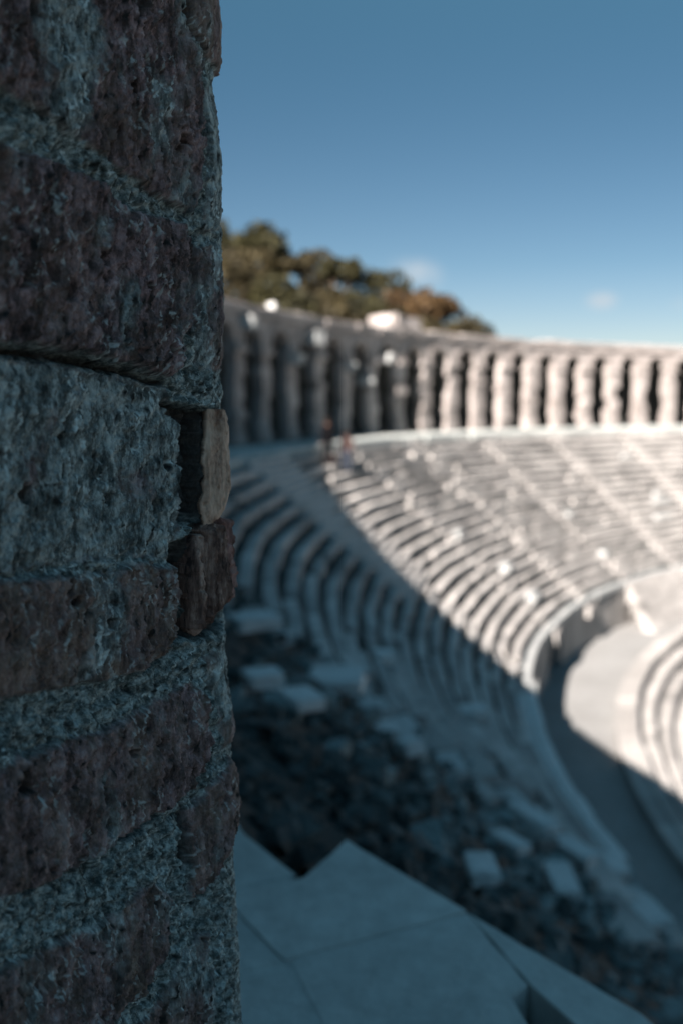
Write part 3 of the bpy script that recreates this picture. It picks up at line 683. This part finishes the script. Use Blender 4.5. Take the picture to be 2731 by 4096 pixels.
# outline pieces: flat face, round corner, hidden sides back to the start
def plan(s):
    s = np.asarray(s, float); Pxy = np.zeros(s.shape+(2,)); N = np.zeros(s.shape+(2,))
    q = RHO*math.pi/2
    segs = []  # (s0, s1, kind, p, dir/normal)
    c1 = E0-nF*RHO
    p1 = c1+dF*RHO; p2 = p1-nF*L2; c2 = p2-dF*RHO; p3 = c2-nF*RHO; p4 = p3-dF*(L1); c3 = p4+nF*RHO; p5 = c3-dF*RHO; p6 = p5+nF*L2; c4 = p6+dF*RHO
    S = [-L1, 0, q, q+L2, 2*q+L2, 2*q+L2+L1, 3*q+L2+L1, 3*q+2*L2+L1, 4*q+2*L2+L1]
    def line(m, p, d, n, s0):
        Pxy[m] = p+d*(s[m]-s0)[:, None]; N[m] = n
    def arcp(m, c, n0, n1, s0):
        a = ((s[m]-s0)/RHO)[:, None]; v = n0*np.cos(a)+n1*np.sin(a); Pxy[m] = c+RHO*v; N[m] = v
    m = s <= 0; line(m, E0, dF, nF, 0)
    m = (s > 0) & (s <= S[2]); arcp(m, c1, nF, dF, 0)
    m = (s > S[2]) & (s <= S[3]); line(m, p1, -nF, dF, S[2])
    m = (s > S[3]) & (s <= S[4]); arcp(m, c2, dF, -nF, S[3])
    m = (s > S[4]) & (s <= S[5]); line(m, p3, -dF, -nF, S[4])
    m = (s > S[5]) & (s <= S[6]); arcp(m, c3, -nF, -dF, S[5])
    m = (s > S[6]) & (s <= S[7]); line(m, p5, nF, -dF, S[6])
    m = (s > S[7]); arcp(m, c4, -dF, nF, S[7])
    return Pxy, N, S[-1]
TOT = plan(np.array([0.]))[2]
sg = np.concatenate([np.arange(-L1, -.56, .012), np.arange(-.56, .17, .0014), np.arange(.17, .34, .005), np.arange(.34, TOT-.001, .02)])
zg = np.concatenate([np.arange(-.15, .60, .014), np.arange(.60, 2.48, .0016), np.arange(2.48, 3.62, .016)])
S, Z = np.meshgrid(sg, zg)
# course pattern for the sides that were not measured
def generic(S, Z):
    row = np.floor((Z+.03*perlin(S*2, Z*.5, 71))/.27); off = hsh(row.astype(np.int64), row.astype(np.int64)*0, 5)*.6
    colf = (S+off)/(.46); fx = (colf-np.floor(colf))*.46; fz = (Z/.27-np.floor(Z/.27))*.27
    d = np.minimum(np.minimum(fx, .46-fx)-.02, np.minimum(fz, .27-fz)-.022); return d, hsh(np.floor(colf).astype(np.int64), row.astype(np.int64), 9)
wx = S+.007*fbm(S*22, Z*22, 1, 3)+.0025*perlin(S*140, Z*140, 4); wz = Z+.008*fbm(S*20, Z*20, 2, 4)+.0025*perlin(S*140, Z*140, 6)
traced = (S > -.60) & (S < .16) & (Z > .66) & (Z < 2.56)
H = np.zeros(S.shape); ST = np.zeros(S.shape); HU = np.zeros(S.shape); CR = np.zeros(S.shape)
gd, gh = generic(wx, wz); gm = sstep(-.004, .010, gd)*(~traced)
H += gm*.010; ST = np.maximum(ST, gm); HU = np.where(~traced, gh*.5, HU); CR = np.where(~traced, .3*hsh(np.floor(wx*3).astype(np.int64), np.floor(wz*4).astype(np.int64), 12), CR)
for k, (pl, lift, crust, hue) in STONES.items():
    ok = traced; sd = np.full(S.shape, -1.0); sd[ok] = poly_sd(wx[ok], wz[ok], pl)
    m = sstep(-.003, .006, sd); rim = sstep(.0, .03, sd)
    seed = sum(map(ord, k))
    tilt = lift*1.25+.006*perlin(S*5, Z*5, seed)+.004*(rim-1)
    H += m*tilt; ST = np.maximum(ST, m)
    HU = HU*(1-m)+m*np.clip(hue+.45*fbm(S*11, Z*6, seed+3, 3), 0, 1); CR = CR*(1-m)+m*np.clip(sstep(-.18, .22, fbm(S*9, Z*5, seed+5, 5)+(crust-.5)*1.0), 0, 1)
PIT = np.zeros(S.shape)
# travertine: drawn-out vertical pores in the stone, grains in the mortar
z2 = Z-.35*S
wide = S+.004*fbm(S*40, Z*14, 14, 2)
def ridged(x, y, seed, o=3, gain=.55):
    t_ = 0; a = 1; f = 1; n_ = 0
    for k in range(o):
        t_ = t_+a*(1-np.clip(np.abs(perlin(x*f, y*f, seed+k*13))*1.9, 0, 1))**1.4; n_ += a; a *= gain; f *= 2.1
    return t_/n_-.5
stri = ridged(wide*62, z2*20, 15, 4, .62); fine = ridged(S*240, Z*120, 18, 2, .6)
v1 = pits(wide*70, z2*32, 30, .55, .12, .5); v2 = pits(wide*160, z2*85, 40, .5, .15, .5); v3 = pits(S*26+.3*perlin(S*60, Z*60, 3), Z*20, 50, .30, .08, .36)
dens = sstep(-.25, .25, fbm(S*6, Z*6, 61, 3))
stone_h = .014*stri+.0036*fine-.016*v1*(.2+.8*dens)-.005*v2-.026*v3*(.3+.7*dens)+.018*fbm(S*30, z2*19, 63, 5, .58)
g1 = ridged(S*58+.5*perlin(S*90, Z*70, 78), Z*46, 80, 4, .65); g2 = pits(S*95+.4*perlin(S*80, Z*80, 9), Z*80, 84, .6, .15, .55)
mort_h = .0075*g1-.0085*g2+.024*fbm(S*36, Z*32, 86, 4, .5)-.007*pits(S*38, Z*36, 88, .35, .15, .5)
calm = 1-.6*sstep(-.01, .06, S)*sstep(.25, .16, S)
stone_h = stone_h*calm; mort_h = mort_h*calm
soft = CR*ST; H += ST*((1-soft*.6)*stone_h+soft*.6*(.5*stone_h+.6*mort_h))+(1-ST)*mort_h
H += .010*fbm(S*3.1, Z*2.7, 90, 3)
flw = S+.006*fbm(S*50, Z*24, 201, 3); flz = z2+.01*perlin(S*40, Z*30, 203)
veins = sstep(.10, .30, ridged(flw*64, flz*24, 205, 3, .6))*sstep(-.12, .25, fbm(S*13, Z*9, 207, 4))
veinm = sstep(.12, .30, ridged(flw*60, flz*48, 215, 3, .6))*sstep(-.25, .25, fbm(S*15, Z*13, 217, 4))
spots = pits(flw*72, flz*36, 219, .6, .15, .5)*sstep(-.3, .2, fbm(S*10, Z*8, 221, 4))
spotm = pits(flw*78, flz*66, 229, .6, .15, .5)
FLECK = np.clip(ST*(.62*veins*(.55+.45*CR)-1.1*spots)+(1-ST)*(.55*veinm-.95*spotm), -1, 1)  # pale veins stand in for ridge highlights, dark spots for pit shade
PIT = np.clip(ST*(v1*.5*dens+.3*v2+.9*v3*dens)+(1-ST)*.25*g2, 0, 1)
for cs, cz, cr in HOLES:
    near_ = (np.abs(S-cs) < .03) & (np.abs(Z-cz) < .04); dd = np.hypot((wx[near_]-cs), (wz[near_]-cz)*.75)/cr
    k_ = sstep(1.15, .6, dd); H[near_] -= .022*k_; PIT[near_] = np.maximum(PIT[near_], .8*k_)
for pl, dp in RECESS:
    sd = np.full(S.shape, -1.0); sd[traced] = poly_sd(wx[traced], wz[traced], pl); m = sstep(-.004, .004, sd); H -= m*dp; PIT = np.maximum(PIT, m*.9)  # recess floors painted dark as the shade of a void
# the open joint under the second stone
jt = np.exp(-((Z-(1.803+.12*np.clip(-.06-S, 0, .05)-.16*np.clip(S+.40, 0, .34)+.02*fbm(S*9, S*0, 93, 2)+.06*np.clip(S+.40, 0, 1)))/.006)**2)*((S < -.07) & traced); H -= .007*jt
TZ = np.array([-1.053, -.819, -.705, -.518, -.373, -.23, -.056, .148, .314, .476, .602])+EYE
TX = np.array([.0165, .015, .009, .0072, .0029, .0045, .0001, -.0001, -.0007, -.0091, -.0055])
Pxy, N, _ = plan(S.ravel()); Hr = H.ravel()[:, None]
V = np.empty((S.size, 3)); V[:, :2] = Pxy+N*(Hr-.012); V[:, 2] = Z.ravel()
V[:, 0] += np.interp(Z.ravel(), TZ, TX)
V[:, 2] += (.0015*fine*(1-ST)).ravel()
nz, ns = S.shape; idx = np.arange(nz*ns).reshape(nz, ns); nx = np.roll(idx, -1, axis=1)
F = np.stack([idx[:-1], nx[:-1], nx[1:], idx[1:]], -1).reshape(-1, 4)
cen = V[idx[-1]].mean(0); V = np.vstack([V, cen+[0, 0, .03]]); ci = len(V)-1
F = np.vstack([F, np.stack([idx[-1, 0:-1:2], idx[-1, 1::2][:len(idx[-1, 0:-1:2])], np.full(len(idx[-1, 0:-1:2]), ci), np.full(len(idx[-1, 0:-1:2]), ci)], -1)[:0]])
ap = lambda a: np.append(a.ravel(), 0)
pier_o = mesh_np('masonry_pier', V, F, M_PIER, attrs=dict(stone=ap(ST), hue=ap(HU), crust=ap(CR), pit=ap(PIT), fleck=ap(FLECK)), smooth=True)
tag(pier_o, 'rough pier of reddish stones and thick grey mortar close to the camera', 'pier')
# capstone so that the pier is closed at the top
ring = plan(np.linspace(-L1, TOT-.01, 60))[0]; capV = np.vstack([np.c_[ring, np.full(60, 3.56)], np.c_[ring*1.0, np.full(60, 3.80)]])
capF = [tuple(range(60))[::-1], tuple(range(60, 120))]+[(i, (i+1) % 60, 60+(i+1) % 60, 60+i) for i in range(60)]
fixn(mesh_np('capstone', capV, capF, M_WALL, pier_o, np.full(120, .4)))

def fragment(name, pl, lift, thick, mat, lb, seed, ridge, flat=None):
    """a broken piece of tile or stone bedded in the corner of the pier, following its face"""
    pl = np.asarray(pl, float); lo = pl.min(0)-.004; hi = pl.max(0)+.004
    a = np.arange(lo[0], hi[0], .0014); b = np.arange(lo[1], hi[1], .0016); A, B = np.meshgrid(a, b)
    sd = poly_sd(A+.003*fbm(A*60, B*60, seed, 2), B+.003*fbm(A*50, B*50, seed+1, 3), pl)
    edge = np.clip(sd/.006, -1, 1)
    hh = lift*np.where(edge > 0, np.sqrt(np.clip(edge, 0, 1)), edge*1.5)
    spl = np.floor(3.2*(perlin(A*34, B*7, seed+20)+.4*perlin(A*90, B*16, seed+21)+1))/3.2-1
    hh = hh+(edge > 0)*(ridge*1.3*spl+ridge*.8*fbm(A*85, B*9, seed+4, 4, .6)+ridge*.9*fbm(A*240, B*40, seed+6, 3)-ridge*1.3*pits(A*70, B*38, seed+9, .4, .1, .45))
    xy, n, _ = plan(A.ravel())
    if flat is not None:      # a flat chip: one plane, turned to its own bearing
        mid = plan(np.array([pl[:, 0].mean()]))[0][0]; n = np.array([math.cos(flat), math.sin(flat)]); tg = np.array([-n[1], n[0]])
        xy = mid+tg*(A.ravel()-pl[:, 0].mean())[:, None]; n = np.broadcast_to(n, xy.shape)
    W = np.empty((A.size, 3)); W[:, :2] = xy+n*(hh.ravel()[:, None]-.012); W[:, 2] = B.ravel(); W[:, 0] += np.interp(B.ravel(), TZ, TX)
    W2 = W.copy(); W2[:, :2] -= n*thick
    k, m = A.shape; ix = np.arange(k*m).reshape(k, m); f = np.stack([ix[:-1, :-1], ix[:-1, 1:], ix[1:, 1:], ix[1:, :-1]], -1).reshape(-1, 4)
    keep = (edge.ravel()[f] > -.6).any(1); f = f[keep]
    edge_cnt = {}
    for q in f:
        for i in range(4):
            e = (int(q[i]), int(q[(i+1) % 4])); edge_cnt[e] = edge_cnt.get(e, 0)+1
    side = [(e[1], e[0], e[0]+k*m, e[1]+k*m) for e in edge_cnt if (e[1], e[0]) not in edge_cnt]
    fa = np.vstack([f, f[:, ::-1]+k*m, np.array(side)])
    o = mesh_np(name, np.vstack([W, W2]), fa, mat, pier_o, smooth=False); o['label'] = lb
    bm = bmesh.new(); bm.from_mesh(o.data); bmesh.ops.delete(bm, geom=[v for v in bm.verts if not v.link_faces], context='VERTS'); bm.to_mesh(o.data); bm.free()
fragment('tile_fragment', [(.008, 1.734), (.030, 1.731), (.036, 1.70), (.034, 1.66), (.037, 1.62), (.028, 1.594), (.016, 1.572), (-.004, 1.560), (-.008, 1.585), (.002, 1.63), (.001, 1.66), (.006, 1.70)], .002, .03, M_CLAY, 'thin flat tan tile chip bedded upright in the corner', 500, .004, R_(-62))
fragment('stone_fragment', [(-.044, 1.50), (-.036, 1.53), (-.022, 1.545), (-.012, 1.541), (-.006, 1.47), (-.014, 1.406), (-.030, 1.398), (-.042, 1.41)], .006, .05, M_BURNT, 'dark brown splinter at the inner side of the broken corner stone', 520, .011)
fragment('stone_fragment', [(-.002, 1.552), (.022, 1.560), (.046, 1.552), (.050, 1.47), (.034, 1.425), (.012, 1.408), (-.008, 1.420), (.001, 1.48)], .010, .055, M_BURNT, 'middle splinter of the broken corner stone', 540, .012)
fragment('stone_fragment', [(.054, 1.566), (.080, 1.562), (.104, 1.552), (.106, 1.48), (.096, 1.418), (.082, 1.432), (.060, 1.455)], .009, .055, M_RUST, 'reddish outer splinter of the broken corner stone', 560, .012)

# ------------------------------------------------------------------ light, sky, camera
SUN_AZ = R_(210); SUN_EL = R_(30)
sd_ = Vector((math.sin(SUN_AZ)*math.cos(SUN_EL), math.cos(SUN_AZ)*math.cos(SUN_EL), math.sin(SUN_EL)))
L = bpy.data.lights.new('sun', 'SUN'); L.energy = 5.0; L.angle = R_(.5); L.color = (1, .885, .81)
lo = bpy.data.objects.new('sun', L); COL.objects.link(lo); lo.rotation_euler = (-sd_).to_track_quat('-Z', 'Y').to_euler(); lo.location = (0, 0, 60)
w = bpy.data.worlds.new('World'); scn.world = w; w.use_nodes = True; nt = w.node_tree; bg = nt.nodes['Background']
sky = nt.nodes.new('ShaderNodeTexSky'); sky.sky_type = 'NISHITA'; sky.sun_disc = False; sky.sun_elevation = SUN_EL; sky.sun_rotation = SUN_AZ
sky.altitude = 3000; sky.air_density = 1.0; sky.dust_density = .7; sky.ozone_density = 2.0
tc = nt.nodes.new('ShaderNodeTexCoord')
sep = nt.nodes.new('ShaderNodeSeparateXYZ'); nt.links.new(tc.outputs['Generated'], sep.inputs[0])
hz = nt.nodes.new('ShaderNodeValToRGB'); nt.links.new(sep.outputs['Z'], hz.inputs['Fac'])
HZ = ((0, (.56, .43, .365)), (.06, (.485, .44, .39)), (.13, (.405, .437, .40)), (.36, (.188, .335, .328)), (.8, (.74, 1.06, .77)))
hz.color_ramp.interpolation = 'B_SPLINE'
while len(hz.color_ramp.elements) < 5: hz.color_ramp.elements.new(.5)
for k, p in ((4, .8), (3, .36), (2, .13), (1, .06), (0, 0)): hz.color_ramp.elements[k].position = p
for e, (p, c) in zip(list(hz.color_ramp.elements), HZ): e.position = p; e.color = (*c, 1)
tint = nt.nodes.new('ShaderNodeMix'); tint.data_type = 'RGBA'; tint.blend_type = 'MULTIPLY'; tint.inputs[0].default_value = 1; nt.links.new(hz.outputs[0], tint.inputs[7])
nt.links.new(sky.outputs[0], tint.inputs[6]); last = tint.outputs[2]
nz_ = nt.nodes.new('ShaderNodeTexNoise'); nz_.inputs['Scale'].default_value = 26; nz_.inputs['Detail'].default_value = 6; nt.links.new(tc.outputs['Generated'], nz_.inputs['Vector'])
for az, el, wd, st_ in ((3.7, 6.9, .044, 1.0), (14.4, 5.4, .022, .75), (18.6, 5.1, .018, .4)):
    d = (math.sin(R_(az))*math.cos(R_(el)), math.cos(R_(az))*math.cos(R_(el)), math.sin(R_(el)))
    sub = nt.nodes.new('ShaderNodeVectorMath'); sub.operation = 'SUBTRACT'; nt.links.new(tc.outputs['Generated'], sub.inputs[0]); sub.inputs[1].default_value = d
    scl = nt.nodes.new('ShaderNodeVectorMath'); scl.operation = 'MULTIPLY'; nt.links.new(sub.outputs[0], scl.inputs[0]); scl.inputs[1].default_value = (1, 1, 1.7)
    ln = nt.nodes.new('ShaderNodeVectorMath'); ln.operation = 'LENGTH'; nt.links.new(scl.outputs[0], ln.inputs[0])
    mr = nt.nodes.new('ShaderNodeMapRange'); mr.interpolation_type = 'SMOOTHSTEP'; mr.inputs['From Min'].default_value = wd; mr.inputs['From Max'].default_value = 0; nt.links.new(ln.outputs['Value'], mr.inputs['Value'])
    nr = nt.nodes.new('ShaderNodeMapRange'); nr.interpolation_type = 'SMOOTHSTEP'; nr.inputs['From Min'].default_value = .27; nr.inputs['From Max'].default_value = .66; nt.links.new(nz_.outputs['Fac'], nr.inputs['Value'])
    mu = nt.nodes.new('ShaderNodeMath'); mu.operation = 'MULTIPLY'; nt.links.new(mr.outputs[0], mu.inputs[0]); nt.links.new(nr.outputs[0], mu.inputs[1])
    m2_ = nt.nodes.new('ShaderNodeMath'); m2_.operation = 'MULTIPLY'; nt.links.new(mu.outputs[0], m2_.inputs[0]); m2_.inputs[1].default_value = st_
    mx = nt.nodes.new('ShaderNodeMix'); mx.data_type = 'RGBA'; nt.links.new(m2_.outputs[0], mx.inputs[0]); nt.links.new(last, mx.inputs[6]); mx.inputs[7].default_value = (3.2, 3.5, 3.75, 1); last = mx.outputs[2]
nt.links.new(last, bg.inputs['Color']); bg.inputs['Strength'].default_value = .05

cam = bpy.data.cameras.new('camera'); co = bpy.data.objects.new('camera', cam); COL.objects.link(co); scn.camera = co
cam.sensor_fit = 'VERTICAL'; cam.sensor_height = 36; cam.lens = 35; cam.clip_start = .05; cam.clip_end = 6000
co.location = (0, 0, EYE); co.rotation_euler = (R_(90-6.41), 0, 0)
cam.dof.use_dof = True; cam.dof.focus_distance = 1.42; cam.dof.aperture_fstop = 2.0; cam.dof.aperture_blades = 9
scn.view_settings.view_transform = 'Standard'; scn.view_settings.look = 'None'; scn.view_settings.exposure = 2.0; scn.view_settings.gamma = 1
scn.cycles.use_denoising = True
scn.cycles.diffuse_bounces = 1
